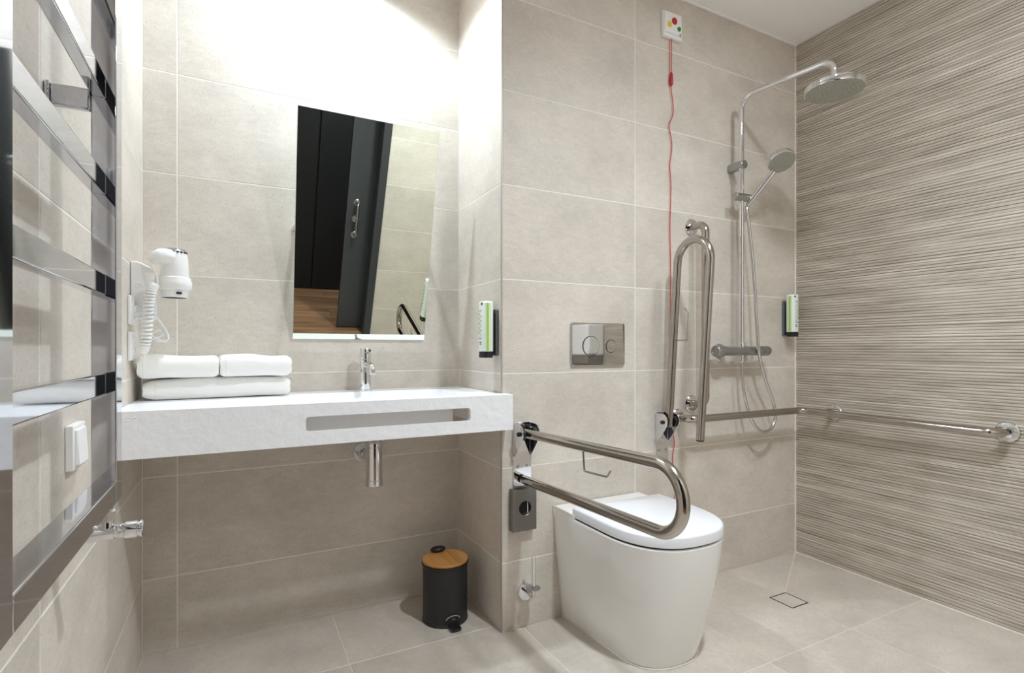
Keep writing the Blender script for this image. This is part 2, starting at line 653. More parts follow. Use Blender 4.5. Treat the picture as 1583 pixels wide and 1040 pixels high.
polys.append([(XD, -0.549), (XR, -0.549), (XR, 0), (DR[1], DR[3]), (DR[1], DR[2]), (XD, DR[2])])
polys.append([(XD, DR[3]), (DR[1], DR[3]), (XR, 0), (XD, 0)])
for P in polys:
    Q = inset(P, 0.0016)
    cx = sum(p[0] for p in Q) / len(Q); cy = sum(p[1] for p in Q) / len(Q)
    me = bpy.data.meshes.new('floor_tile')
    n = len(Q)
    Q2 = inset(Q, 0.0007)
    v = [(a - cx, b - cy, -0.006) for a, b in Q] + [(a - cx, b - cy, -0.0007) for a, b in Q] + [(a - cx, b - cy, 0) for a, b in Q2]
    f = [tuple(range(2 * n, 3 * n))]
    for k in (0, n):
        f += [(k + i, k + (i + 1) % n, k + n + (i + 1) % n, k + n + i) for i in range(n)]
    me.from_pydata(v, [], f)
    me.materials.append(M['floor_tile'])
    place_tile(fl, me, (cx, cy, 0), 0, 'floor_tile')

# square floor drain with a tile insert
x0, x1, y0, y1 = DR
d = thing('floor_drain', ((x0 + x1) / 2, (y0 + y1) / 2, 0), 'square tile-insert floor drain with thin metal edge in the shower floor', 'drain')
fr = MB()
t = 0.0035
g_ = 0.0010
fr.box(x0 + g_, x1 - g_, y0 + g_, y0 + g_ + t, -0.006, 0.0004).box(x0 + g_, x1 - g_, y1 - g_ - t, y1 - g_, -0.006, 0.0004)
fr.box(x0 + g_, x0 + g_ + t, y0 + g_ + t, y1 - g_ - t, -0.006, 0.0004).box(x1 - g_ - t, x1 - g_, y0 + g_ + t, y1 - g_ - t, -0.006, 0.0004)
fr.build('frame', 'dark', d, 0)
q = g_ + t + 0.001
MB().box(x0 + q, x1 - q, y0 + q, y1 - q, -0.006, 0.0).build('tile_insert', 'floor_tile', d, 0)

# ------------------------------------------------------------------ door way and corridor seen in the mirror
dr = MB().box(-0.085, 0.85, YB - 0.175, YB - 0.135, 0.008, 2.10).build('door_1', 'door', None, 30, 0.002)
struct(dr)
hx = -0.012
for z in (1.05, 0.80):
    MB().lathe((hx, YB - 0.135, z), (0, 1, 0), [(0.027, 0), (0.027, 0.004), (0.022, 0.008)]).build('rosette', 'satin_chrome', dr)
MB().tube([(hx, YB - 0.135, 1.05), (hx, YB - 0.085, 1.05), (hx, YB - 0.085, 0.80), (hx, YB - 0.135, 0.80)], 0.010, 14, 0.03).build('pull_handle', 'satin_chrome', dr)
MB().lathe((hx - 0.002, YB - 0.135, 0.925), (0, 1, 0), [(0.027, 0), (0.027, 0.004), (0.012, 0.008), (0.012, 0.022), (0.008, 0.024)]).build('turn_lock', 'satin_chrome', dr)
fm = MB().box(0.10, 0.158, YB - TH, YB + 0.012, 0, 2.12).box(-1.03, -0.99, YB - TH, YB + 0.012, 0, 2.12).box(-0.99, 0.09, YB - TH, YB + 0.012, 2.09, 2.12)
struct(fm.build('trim_2', 'door_frame', None, 30, 0.002))
cw = struct(MB().box(-2.6, 3.0, -2.92, -2.82, 0, 2.4).build('wall_corridor', 'dark', None, 0))
px = -2.6
for wd in (0.9, 0.92, 0.58, 0.62, 0.9, 0.9, 0.78):
    MB().box(px + 0.006, px + wd - 0.006, -2.82, -2.80, 0.01, 2.4).build('wall_panel', 'black_panel', cw, 30, 0.002)
    px += wd
struct(MB().box(-2.6, 3.0, -2.92, YB - TH, 2.4, 2.5).build('ceiling_corridor', 'corridor_wall', None, 0))
struct(MB().box(-2.7, -2.6, -2.92, YB - TH, 0, 2.4).box(3.0, 3.1, -2.92, YB - TH, 0, 2.4).build('wall_corridor_end', 'corridor_wall', None, 0))
struct(MB().box(-2.6, XL - TH, YB - TH - 0.1, YB - TH, 0, 2.4).box(XR + TH, 3.0, YB - TH - 0.1, YB - TH, 0, 2.4).build('wall_corridor_side', 'corridor_wall', None, 0))
cf = struct(MB().box(-2.6, 3.0, -2.92, YB, -0.10, -0.003).build('floor_corridor', 'dark', None, 0))
k = 0
y = -2.82
while y < YB - 0.01:
    y1 = min(y + 0.165, YB)
    x = -2.6 - 0.4 * (k % 3)
    while x < 3.0:
        a, b = max(x, -2.6), min(x + 1.25, 3.0)
        if b - a > 0.02:
            me = bpy.data.meshes.new('floor_plank')
            hw, hh = (b - a) / 2 - 0.0008, (y1 - y) / 2 - 0.0008
            v = [(-hw, -hh, -0.005), (hw, -hh, -0.005), (hw, hh, -0.005), (-hw, hh, -0.005), (-hw, -hh, 0), (hw, -hh, 0), (hw, hh, 0), (-hw, hh, 0)]
            me.from_pydata(v, [], [(4, 5, 6, 7), (0, 1, 5, 4), (1, 2, 6, 5), (2, 3, 7, 6), (3, 0, 4, 7)])
            me.materials.append(M['plank'])
            place_tile(cf, me, ((a + b) / 2, (y + y1) / 2, 0), 0, 'floor_plank')
        x += 1.25
    y = y1
    k += 1

# ------------------------------------------------------------------ washbasin
BZ = 0.8385
BF = -0.055
t = thing('washbasin', (-0.55, 0.18, 0.718), 'long white wall-to-wall washbasin with a towel slot cut in its front', 'washbasin')
L_out = [(XL + 0.001, BF), (0.017, BF), (0.017, -0.002), (-0.0025, -0.002), (-0.0025, YA - 0.001), (XL + 0.001, YA - 0.001)]
body = MB().prism(L_out, lambda a, b, s: (a, b, s), 0.718, BZ).build('basin_body', 'basin', t)
cuts = []
cuts.append(MB().box(XL + 0.02, -0.022, BF + 0.018, YA + 0.05, 0.60, 0.800).build('cut', 'dark'))
cuts.append(MB().prism(rrect(-0.649, -0.140, 0.7575, 0.8005, 0.010), lambda a, b, s: (a, s, b), BF - 0.03, BF + 0.05).build('cut', 'dark'))
b0 = rrect(-0.655, -0.125, 0.005, 0.300, 0.030, 8)
b1 = rrect(-0.635, -0.145, 0.020, 0.285, 0.030, 8)
cuts.append(MB().loft([[(a, b, 0.8085) for a, b in b1], [(a, b, BZ) for a, b in b0], [(a, b, BZ + 0.02) for a, b in b0]]).build('cut', 'dark'))
bw = [c for c in cuts]
for c in bw:
    c.location = (0, 0, 0)
bpy.context.view_layer.update()
boolean(body, cuts)
bv = body.modifiers.new('bevel', 'BEVEL'); bv.width = 0.0018; bv.segments = 2; bv.limit_method = 'ANGLE'; bv.angle_limit = radians(50)
MB().box(-0.70, -0.168, 0.035, 0.041, 0.722, 0.7995).box(-0.70, -0.694, BF + 0.018, 0.035, 0.722, 0.7995).build('towel_compartment', 'basin', t)
MB().lathe((-0.392, 0.15, 0.8088), (0, 0, 1), [(0.033, 0), (0.033, 0.003), (0.028, 0.006), (0.004, 0.007)]).build('drain_cap', 'chrome', t)
lg = MB()
for cx_, rx_ in ((-1.079, 0.0045), (-1.066, 0.0085), (-1.052, 0.004)):
    lg.tube([(cx_ + rx_ * cos(a / 12 * 2 * pi), BF - 0.0004, 0.8195 + 0.0045 * sin(a / 12 * 2 * pi)) for a in range(13)], 0.0011, 6)
lg.build('embossed_mark', 'basin', t)

# tap
t = thing('basin_tap', (-0.400, 0.335, BZ), 'chrome single-lever tap on the washbasin below the mirror', 'tap')
MB().lathe((-0.400, 0.335, BZ), (0, 0, 1), [(0.025, 0), (0.025, 0.004), (0.0205, 0.006), (0.0205, 0.116), (0.0195, 0.1165)]).build('tap_body', 'chrome', t)
MB().lathe((-0.400, 0.335, BZ + 0.118), (0, 0, 1), [(0.0195, 0), (0.0205, 0.001), (0.0205, 0.037), (0.019, 0.040), (0.004, 0.0405)]).build('lever_cap', 'chrome', t)
MB().tube([(-0.400, 0.325, BZ + 0.140), (-0.398, 0.296, BZ + 0.146), (-0.398, 0.268, BZ + 0.150)], 0.0042, 10).build('lever', 'chrome', t)
MB().tube([(-0.400, 0.33, BZ + 0.098), (-0.400, 0.225, BZ + 0.098), (-0.400, 0.215, BZ + 0.068)], 0.0115, 16, 0.022).build('spout', 'chrome', t)

# bottle trap
t = thing('bottle_trap', (-0.387, 0.25, 0.505), 'chrome bottle trap hanging under the washbasin', 'trap')
MB().cyl((-0.387, 0.25, 0.655), (-0.387, 0.25, 0.7995), 0.0155, 20).build('inlet_pipe', 'chrome', t)
MB().lathe((-0.387, 0.25, 0.503), (0, 0, 1), [(0.027, 0), (0.0305, 0.003), (0.0305, 0.022), (0.0285, 0.024), (0.0285, 0.140), (0.0305, 0.142), (0.0305, 0.155), (0.022, 0.160), (0.018, 0.172)]).build('trap_body', 'chrome', t)
MB().tube([(-0.387, 0.25, 0.618), (-0.389, 0.33, 0.600), (-0.391, YA - 0.001, 0.597)], 0.016, 16).build('outlet_pipe', 'chrome', t)
MB().lathe((-0.391, YA - 0.0005, 0.597), (0, -1, 0), [(0.038, 0), (0.037, 0.004), (0.026, 0.012), (0.019, 0.022)]).build('wall_rosette', 'chrome', t)

# ------------------------------------------------------------------ towels


def towel(name, c, lx, ly, h, rz, seed, label, group, layers=2):
    """folded towel: soft closed fold at the front, stacked layers shown at the ends and back"""
    rng = random.Random(seed)
    root = thing(name, (c[0], c[1], c[2]), label, 'towel', group)
    nu, nv = 36, 40
    ph = [rng.uniform(0, 6.28) for _ in range(8)]
    rings = []
    for i in range(nu + 1):
        s = -1 + 2 * i / nu
        e = max(0.0, 1 - abs(s) ** 22) ** (1 / 3.0)
        e = max(e, 0.74)
        ring = []
        for k in range(nv):
            a = 2 * pi * k / nv
            ca, sa = cos(a), sin(a)
            pw = 0.42
            yy = math.copysign(abs(ca) ** pw, ca) * ly / 2
            zz = math.copysign(abs(sa) ** 0.62, sa) * h / 2
            sag = 0.0030 * sin(2.3 * s + ph[0]) + 0.0008 * sin(5.3 * s + ph[1])
            zz = zz * e + (sag if zz > 0 else 0.0)
            yy = yy * (0.97 + 0.03 * e) + 0.002 * sin(2.2 * s + ph[2])
            groove = 0.0
            for q in range(1, layers):
                zl = (-1 + 2 * q / layers) * h / 2
                groove += math.exp(-((zz - zl) / 0.0035) ** 2)
            if yy > 0:
                yy -= 0.006 * groove
            xx = s * lx / 2 * (1 - 0.0 * e)
            if abs(s) > 0.93:
                xx -= math.copysign(0.0035 * groove + 0.002 * (1 - e), s)
            wv = 0.0007 * sin(4 * s + 2 * a + ph[3]) + 0.0004 * sin(7 * s - 3 * a + ph[4])
            X, Y = xx, yy + wv
            ring.append((c[0] + X * cos(rz) - Y * sin(rz), c[1] + X * sin(rz) + Y * cos(rz), max(c[2] + h / 2 + zz + wv, c[2])))
        rings.append(ring)
    mb = MB().loft(rings)
    mb.build('folded_cloth', 'towel', root, 60)
    # stitched hem a little in from the left end
    hm = MB()
    xx = -lx / 2 + 0.025
    ring = rings[3]
    hm.tube([Vector(p) + Vector((0, -0.0008, 0)) for p in ring[nv // 2 - 7:nv // 2 + 8]], 0.0011, 6)
    hm.build('hem_stitching', 'towel', root)
    return root


TG = 'white towels stacked on the washbasin'
towel('folded_towel', (-0.873, 0.314, BZ + 0.0006), 0.408, 0.160, 0.064, radians(3), 3, 'white folded towel lying flat on the washbasin under the other two', TG, 2)
towel('folded_towel', (-0.9815, 0.289, BZ + 0.0680), 0.209, 0.205, 0.069, radians(2.5), 5, 'white folded towel on top of the stack, half nearer the hair dryer', TG, 2)
towel('folded_towel', (-0.7710, 0.298, BZ + 0.0680), 0.207, 0.195, 0.069, radians(2.5), 9, 'white folded towel on top of the stack, half nearer the tap', TG, 2)

# ------------------------------------------------------------------ tilting mirror
MZ0, MZ1, MY0, MY1, MX0, MX1 = 1.030, 1.800, 0.395, 0.210, -0.646, -0.153
t = thing('tilting_mirror', ((MX0 + MX1) / 2, 0.30, 1.42), 'frameless rectangular wall mirror tilted forward above the washbasin', 'mirror')
up = Vector((0, MY1 - MY0, MZ1 - MZ0)); LM = up.length; up.normalize()
nb = Vector((0, up.z, -up.y))       # towards the wall


def mp(x, s, d_):
    p = Vector((x, MY0, MZ0)) + up * s + nb * d_
    return (p.x, p.y, p.z)


MB().prism([(MX0 + 0.001, 0.001), (MX1 - 0.001, 0.001), (MX1 - 0.001, LM - 0.001), (MX0 + 0.001, LM - 0.001)], lambda a, b, s: mp(a, b, s), 0.0, 0.001).build('mirror_glass', 'mirror', t, 0)
MB().prism([(MX0, 0), (MX1, 0), (MX1, LM), (MX0, LM)], lambda a, b, s: mp(a, b, s), 0.0011, 0.006).build('backing', 'glass_edge', t, 0)
for sx in (MX0 + 0.012, MX1 - 0.012):
    p = Vector(mp(sx, LM * 0.545, 0.006))
    br = MB().cyl(p, (sx, YA - 0.0005, p.z - 0.02), 0.008, 14)
    br.lathe((sx, YA - 0.0005, p.z - 0.02), (0, -1, 0), [(0.014, 0), (0.014, 0.004), (0.009, 0.006)], 20)
    e = -1 if sx < -0.4 else 1
    br.cyl((sx - e * 0.004, p.y + 0.006, p.z), (sx + e * 0.0135, p.y + 0.006, p.z), 0.0085, 16, 0.002)
    br.build('pivot_bracket', 'chrome', t)

# ------------------------------------------------------------------ towel radiator
RX0, RX1 = -1.0385, -1.0035
RYa, RYb = -1.080, -0.5226
UW = 0.047
RZ0, RZ1 = 0.735, 1.955
t = thing('towel_radiator', ((RX0 + RX1) / 2, (RYa + RYb) / 2, RZ0), 'tall chrome ladder towel radiator with flat rungs on the left wall', 'radiator')
for ya in (RYb - UW, RYa):
    MB().box(RX0, RX1, ya, ya + UW, RZ0, RZ1).build('upright', 'rad_chrome', t, 30, 0.0022, 3)
for z in (RZ0, RZ1 - 0.037):
    MB().box(RX0, RX1 - 0.0002, RYa + UW, RYb - UW, z, z + 0.037).build('end_rail', 'rad_chrome', t, 30, 0.0022, 3)
for z in (0.9195, 1.085, 1.2535, 1.4150, 1.580, 1.745):
    MB().box(RX0 + 0.0005, -1.0185, RYa + UW, RYb - UW, z, z + 0.0355).build('rung', 'rad_chrome', t, 30, 0.0022, 3)
for y in (-0.572, -1.035):
    for z in (1.405, 1.83):
        b = MB().box(XL + 0.008, RX0 + 0.0006, y - 0.006, y + 0.006, z - 0.018, z + 0.018)
        b.box(XL + 0.0005, XL + 0.008, y - 0.008, y + 0.012, z - 0.020, z + 0.020)
        b.build('wall_bracket', 'rad_chrome', t, 30, 0.003, 3)
vy, vz = -0.547, 0.682
v = MB()
v.cyl((XL + 0.0005, vy, vz), (XL + 0.012, vy, vz), 0.024, 24, 0.002)
v.cyl((XL + 0.010, vy, vz), (-1.045, vy, vz), 0.0095)
v.lathe((-1.050, vy, vz), (1, 0, 0), [(0.010, 0), (0.0135, 0.002), (0.0135, 0.040), (0.011, 0.042), (0.011, 0.046)])
v.cyl((-1.021, vy, vz), (-1.021, vy, vz + 0.032), 0.0105)
vb = v.build('valve', 'chrome', t)
n6 = MB().lathe((-1.021, vy, vz + 0.020), (0, 0, 1), [(0.0135, 0), (0.015, 0.001), (0.015, 0.017), (0.0135, 0.018)], 6)
n6.cyl((-1.021, vy, vz + 0.036), (-1.021, vy, RZ0), 0.009)
n6.build('union_nut', 'chrome', vb)
MB().lathe((-1.004, vy, vz), (1, 0, 0), [(0.011, 0), (0.012, 0.002), (0.012, 0.008), (0.0145, 0.010), (0.0145, 0.026), (0.0125, 0.0275), (0.0125, 0.0295), (0.0145, 0.031), (0.0145, 0.034), (0.012, 0.0355)]).build('valve_cap', 'chrome', vb)

# ------------------------------------------------------------------ switch and sockets on the left wall
t = thing('light_switch', (XL, -0.420, 0.816), 'square white rocker light switch on the wall behind the radiator', 'switch')
MB().box(XL + 0.0003, XL + 0.013, -0.461, -0.379, 0.775, 0.857).build('frame', 'socket_plastic', t, 30, 0.002)
MB().prism([(XL + 0.0130, 0.784), (XL + 0.0200, 0.784), (XL + 0.0165, 0.848), (XL + 0.0130, 0.848)], lambda a, b, s: (a, s, b), -0.452, -0.388).build('rocker', 'socket_plastic', t, 30, 0.001)
SG = 'white sockets below the hair dryer'
for z0, z1, lab in ((1.064, 1.146, 'white wall socket with the hair dryer plug in it, upper of two'), (0.962, 1.044, 'empty white wall socket beside the towels, lower of two')):
    t = thing('wall_socket', (XL, 0.190, (z0 + z1) / 2), lab, 'socket', SG)
    zc = (z0 + z1) / 2
    MB().box(XL + 0.0003, XL + 0.009, 0.149, 0.231, z0, z1).build('frame', 'socket_plastic', t, 30, 0.002)
    MB().lathe((XL + 0.0089, 0.190, zc), (1, 0, 0), [(0.030, 0), (0.030, 0.003), (0.0225, 0.003), (0.0215, -0.004), (0.001, -0.0042)], 32).build('socket_insert', 'socket_plastic', t)
    if z0 < 1:
        h_ = MB()
        for dy in (-0.0095, 0.0095):
            h_.cyl((XL + 0.0048, 0.19 + dy, zc), (XL + 0.0062, 0.19 + dy, zc), 0.003, 12)
        h_.build('pin_hole', 'dark', t)
# ------------------------------------------------------------------ hair dryer
t = thing('dryer_holder', (XL, 0.205, 1.165), 'white wall holder carrying the hair dryer on the left wall', 'holder')
P = [(-1.0965, 1.249), (-1.080, 1.249), (-1.066, 1.243), (-1.050, 1.2335), (-1.040, 1.229), (-1.0375, 1.215), (-1.0375, 1.184), (-1.033, 1.120), (-1.036, 1.080), (-1.0965, 1.084)]
MB().prism(P, lambda a, b, s: (a, s, b), 0.190, 0.225).build('holder_body', 'white_plastic', t, 30, 0.004, 3)
MB().lathe((-1.0768, 0.1905, 1.180), (0, -1, 0), [(0.0085, 0), (0.0085, 0.0015), (0.0055, 0.002), (0.0045, 0.0006), (0.001, 0.0005)], 20).build('screw_cap', 'white_plastic', t)
d = thing('hair_dryer', (-0.990, 0.203, 1.147), 'white hair dryer hanging nozzle down in its wall holder', 'hair dryer')
cx_, cy_ = -0.990, 0.203
MB().lathe((cx_, cy_, 1.196), (0, 0, 1), [(0.036, 0.0), (0.0375, 0.010), (0.0365, 0.045), (0.0345, 0.075), (0.0315, 0.088), (0.024, 0.095), (0.004, 0.097)], 36).build('barrel', 'white_plastic', d)
MB().lathe((cx_, cy_, 1.168), (0, 0, 1), [(0.036, 0.0), (0.0425, 0.003), (0.0455, 0.010), (0.0455, 0.026), (0.0425, 0.034), (0.0425, 0.037), (0.036, 0.042)], 36).build('front_ring', 'white_plastic', d)
MB().lathe((cx_, cy_, 1.147), (0, 0, 1), [(0.0335, 0.0), (0.0345, 0.002), (0.0365, 0.024), (0.030, 0.026), (0.030, 0.003), (0.0335, 0)], 36, True).build('nozzle', 'white_plastic', d)
MB().cyl((cx_, cy_, 1.1475), (cx_, cy_, 1.1490), 0.0335, 30).build('outlet_grille', 'dark', d)
sl = MB()
for a in (200, 218, 236, 254, 272, 290, 308, 326, 344):
    r_ = 0.0322
    c_, s_ = cos(radians(a)), sin(radians(a))
    sl.box(cx_ + r_ * c_ - 0.0032, cx_ + r_ * c_ + 0.0032, cy_ + r_ * s_ - 0.0026, cy_ + r_ * s_ + 0.0026, 1.2795, 1.2838)
sl.build('air_slots', 'dark', d)
MB().lathe((cx_, cy_, 1.286), (0, 0, 1), [(0.030, 0.0), (0.029, 0.004), (0.024, 0.0075), (0.003, 0.009)], 30).build('rear_grille', 'satin_chrome', d)
hd = MB().tube(smooth_path([(cx_ - 0.004, cy_ - 0.020, 1.262), (cx_ - 0.022, cy_ - 0.028, 1.264), (cx_ - 0.042, cy_ - 0.030, 1.259), (cx_ - 0.058, cy_ - 0.030, 1.249)], 6), 0.02, 18,
               radii=[0.0245 if i < 10 else 0.0245 - 0.0011 * (i - 9) ** 1.25 for i in range(19)])
hd.build('handle', 'white_plastic', d, 60)
MB().box(cx_ + 0.008, cx_ + 0.022, cy_ - 0.0362, cy_ - 0.0320, 1.1565, 1.1625).build('switch_mark', 'dark', d)
MB().tube(smooth_path([(cx_ - 0.060, cy_ - 0.030, 1.249), (cx_ - 0.052, cy_ - 0.038, 1.236), (cx_ - 0.042, cy_ - 0.040, 1.212), (cx_ - 0.038, cy_ - 0.040, 1.186), (cx_ - 0.044, cy_ - 0.041, 1.176)]), 0.0028, 10).build('cord_lead', 'white_plastic', d)
# coiled cord
path = smooth_path([(-1.0355, 0.163, 1.180), (-1.042, 0.160, 1.165), (-1.048, 0.160, 1.130), (-1.0505, 0.160, 1.085), (-1.054, 0.160, 1.035), (-1.060, 0.160, 0.998), (-1.0665, 0.161, 0.9865)], 40)
turns, hp = 25, []
up0 = Vector((0, 1, 0))
for i, p in enumerate(path):
    f = i / (len(path) - 1)
    tg = (path[min(i + 1, len(path) - 1)] - path[max(i - 1, 0)]).normalized()
    a_ = (up0 - tg * up0.dot(tg)).normalized(); b_ = tg.cross(a_)
    ang = 2 * pi * turns * f
    hp.append(p + (a_ * cos(ang) + b_ * sin(ang)) * 0.0116)
MB().tube(hp, 0.0034, 6).build('coiled_cord', 'white_plastic', d, 60)
cl = MB()
cl.tube(smooth_path([(-1.045, 0.182, 1.100), (-1.028, 0.180, 1.080), (-1.012, 0.178, 1.055), (-1.003, 0.178, 1.030), (-1.010, 0.178, 1.018), (-1.030, 0.180, 1.024), (-1.048, 0.182, 1.036)]), 0.0030, 8)
cl.tube(smooth_path([(-1.044, 0.186, 1.040), (-1.024, 0.184, 1.049), (-1.008, 0.183, 1.036), (-1.008, 0.183, 1.024), (-1.026, 0.185, 1.018), (-1.044, 0.186, 1.030)]), 0.0030, 8)
cl.tube(smooth_path([(-1.075, 0.186, 1.080), (-1.066, 0.184, 1.055), (-1.054, 0.182, 1.035), (-1.044, 0.182, 1.024), (-1.026, 0.181, 1.030), (-1.014, 0.180, 1.038)]), 0.0028, 8)
cl.tube(smooth_path([(-1.072, 0.186, 1.082), (-1.074, 0.183, 1.050), (-1.071, 0.180, 1.010), (-1.068, 0.170, 0.990)]), 0.0028, 8)
cl.build('cord_loops', 'white_plastic', d, 60)
pl = MB().lathe((XL + 0.0052, 0.190, 1.105), (1, 0, 0), [(0.016, 0), (0.018, 0.002), (0.018, 0.012), (0.012, 0.020), (0.007, 0.024), (0.006, 0.040)], 20)
pl.tube(smooth_path([(XL + 0.044, 0.190, 1.105), (-1.045, 0.182, 1.104), (-1.036, 0.178, 1.095), (-1.042, 0.182, 1.085)]), 0.003, 8)
pl.build('plug', 'white_plastic', d)

# ------------------------------------------------------------------ soap dispensers


def dispenser(o, u, nrm, z, lab):
    """o: point on the wall, u: direction along the wall, nrm: out of the wall"""
    o, u, nrm = Vector(o), Vector(u), Vector(nrm)
    t = thing('soap_dispenser', (o.x, o.y, z), lab, 'dispenser', 'wall soap dispensers')

    def P(a, b, h):
        p = o + u * a + nrm * b
        return (p.x, p.y, z + h)
    MB().prism(rrect(-0.021, 0.021, 0.006, 0.172, 0.006), lambda a, b, s: P(a, s, b), 0.0005, 0.010).build('back_plate', 'grey_plastic', t, 30, 0.002)
    MB().prism(rrect(-0.012, 0.012, 0.010, 0.160, 0.003), lambda a, b, s: P(a, s, b), 0.010, 0.018).build('clip', 'black_plastic', t)

    def ring(sc, h, n=40):
        out = []
        for k in range(n):
            a = 2 * pi * k / n
            ca, sa = cos(a), sin(a)
            out.append(P(math.copysign(abs(ca) ** 0.8, ca) * 0.0255 * sc, 0.040 + math.copysign(abs(sa) ** 0.8, sa) * 0.0235 * sc, h))
        return out
    bt = MB().loft([ring(0.97, 0.0222), ring(1, 0.024), ring(1, 0.190), ring(0.985, 0.196), ring(0.93, 0.1985)]).build('bottle', 'bottle', t)
    MB().loft([ring(0.93, 0.0), ring(0.98, 0.002), ring(0.98, 0.0218), ring(0.96, 0.022)]).build('cap', 'black_plastic', t)

    def patch(name, a0, a1, h0, h1, m, off=0.0004, n=6):
        v = []
        for h in (h0, h1):
            for k in range(n + 1):
                a = radians(a0 + (a1 - a0) * k / n)
                ca, sa = cos(a), sin(a)
                for q in (off, off + 0.0003):
                    v.append(P(math.copysign(abs(ca) ** 0.8, ca) * (0.0255 + q), 0.040 + math.copysign(abs(sa) ** 0.8, sa) * (0.0235 + q), h))
        m_ = 2 * (n + 1)
        f = []
        for k in range(n):
            f += [(2 * k + 1, 2 * k + 3, m_ + 2 * k + 3, m_ + 2 * k + 1), (2 * k, m_ + 2 * k, m_ + 2 * k + 2, 2 * k + 2)]
            f += [(2 * k, 2 * k + 2, 2 * k + 3, 2 * k + 1), (m_ + 2 * k, m_ + 2 * k + 1, m_ + 2 * k + 3, m_ + 2 * k + 2)]
        return MB().add(v, f).build(name, m, bt, 60)
    for s in (0, 180):
        e = 1 if s == 0 else -1
        c = 4 if s == 0 else 176
        patch('pale_stripe', c - e * 20, c + e * 26, 0.0245, 0.192, 'label_pale', 0.0002)
        patch('green_stripe', c - e * 3, c + e * 12, 0.0245, 0.192, 'label_green', 0.0006)
    # front print: script running up the bottle and small dark lines of text
    sc = MB()
    pts = []
    for k in range(90):
        f = k / 89
        a = radians(90 + 16 * sin(f * 31) + 5 * sin(f * 77))
        h = 0.075 + 0.082 * f
        ca, sa = cos(a), sin(a)
        pts.append(P(math.copysign(abs(ca) ** 0.8, ca) * 0.0260, 0.040 + abs(sa) ** 0.8 * 0.0240, h))
    sc.tube(pts, 0.0007, 5)
    sc.build('script_print', 'label_script', bt, 60)
    patch('logo_mark', 104, 124, 0.185, 0.193, 'label_ink')
    patch('text_line', 75, 112, 0.1645, 0.1665, 'label_ink')
    patch('text_line', 78, 108, 0.0660, 0.0690, 'label_ink')
    patch('text_block', 90, 106, 0.046, 0.050, 'label_ink')
    patch('text_block', 88, 106, 0.052, 0.056, 'label_ink')
    return t


dispenser((0, 0.043, 0), (0, 1, 0), (-1, 0, 0), 0.9635, 'white and green soap bottle on the alcove side wall beside the mirror')
dispenser((1.525, 0, 0), (1, 0, 0), (0, -1, 0), 1.0525, 'white and green soap bottle in the shower corner beside the ribbed wall')

# ------------------------------------------------------------------ pedal bin
bx, by = -0.139, 0.190
BD = -0.032
t = thing('pedal_bin', (bx, by, 0), 'small black pedal bin with a bamboo lid under the washbasin', 'bin')
MB().lathe((bx, by, 0), (0, 0, 1), [(0.082, 0.0005), (0.0838, 0.002), (0.0838, 0.007), (0.082, 0.009), (0.082, 0.238 + BD), (0.078, 0.238 + BD)], 64).build('bin_body', 'bin_black', t, 30)
MB().lathe((bx, by, 0.2375 + BD), (0, 0, 1), [(0.0850, 0.0), (0.0865, 0.002), (0.0865, 0.007), (0.083, 0.009)], 64).build('rim', 'black_plastic', t)
lid = MB().lathe((bx, by, 0.2465 + BD), (0, 0, 1), [(0.0835, 0), (0.0840, 0.001), (0.0840, 0.006), (0.082, 0.0078), (0.002, 0.008)], 64).build('lid', 'bamboo', t)
gv = MB()
for gx in (-0.028, 0.028):
    L_ = math.sqrt(0.082 ** 2 - gx ** 2)
    gv.tube([(bx + gx, by - L_, 0.2545 + BD), (bx + gx, by + L_, 0.2545 + BD)], 0.0005, 5)
gv.build('plank_joint', 'joint', lid)
kn = MB()
kn.ball((bx - 0.004, by + 0.068, 0.2635 + BD), 0.030, 0.020, 0.0105, 24, 12)
kn.box(bx - 0.016, bx + 0.012, by + 0.075, by + 0.092, 0.18 + BD, 0.262 + BD)
kn.build('hinge_cover', 'black_plastic', t, 60)
pr = MB()
pa = []
for k in range(25):
    a = radians(270 - 21 + 42 * k / 24)
    hz = 0.010 + 0.044 * math.sqrt(max(0, 1 - ((k - 12) / 12) ** 2))
    pa.append((bx + 0.0828 * cos(a), by + 0.0828 * sin(a), hz))
pr.add(pa + [(p[0], p[1], 0.0095) for p in pa], [(k, k + 1, 26 + k, 25 + k) for k in range(24)])
pr.build('pedal_recess', 'dark', t)
MB().tube([(bx + 0.0842 * cos(radians(270 - 18 + 36 * k / 16)), by + 0.0842 * sin(radians(270 - 18 + 36 * k / 16)), 0.026 + 0.017 * math.sqrt(max(0, 1 - ((k - 8) / 8.2) ** 2))) for k in range(17)], 0.0017, 8).build('chrome_arc', 'chrome', t)
pd = MB().prism([(-0.019, -0.074), (0.019, -0.074), (0.019, -0.116), (0.015, -0.120), (-0.015, -0.120), (-0.019, -0.116)], lambda a, b, s: (bx + a, by + b, s - (b + 0.074) * -0.10), 0.0105, 0.0155)
pd.build('pedal', 'black_plastic', t, 30, 0.001)
kk = MB()
for a, b in (((-0.002, 0.027), (-0.002, 0.036)), ((-0.002, 0.031), (0.006, 0.036)), ((-0.002, 0.031), (0.009, 0.026))):
    kk.tube([(bx + a[0], by - 0.0836, a[1]), (bx + b[0], by - 0.0833, b[1])], 0.0009, 6)
kk.build('chrome_emblem', 'chrome', t)

# ------------------------------------------------------------------ toilet
TX = 0.415
t = thing('toilet', (TX, -0.25, 0), 'white back-to-wall toilet with its lid closed between the hinged grab bars', 'toilet')


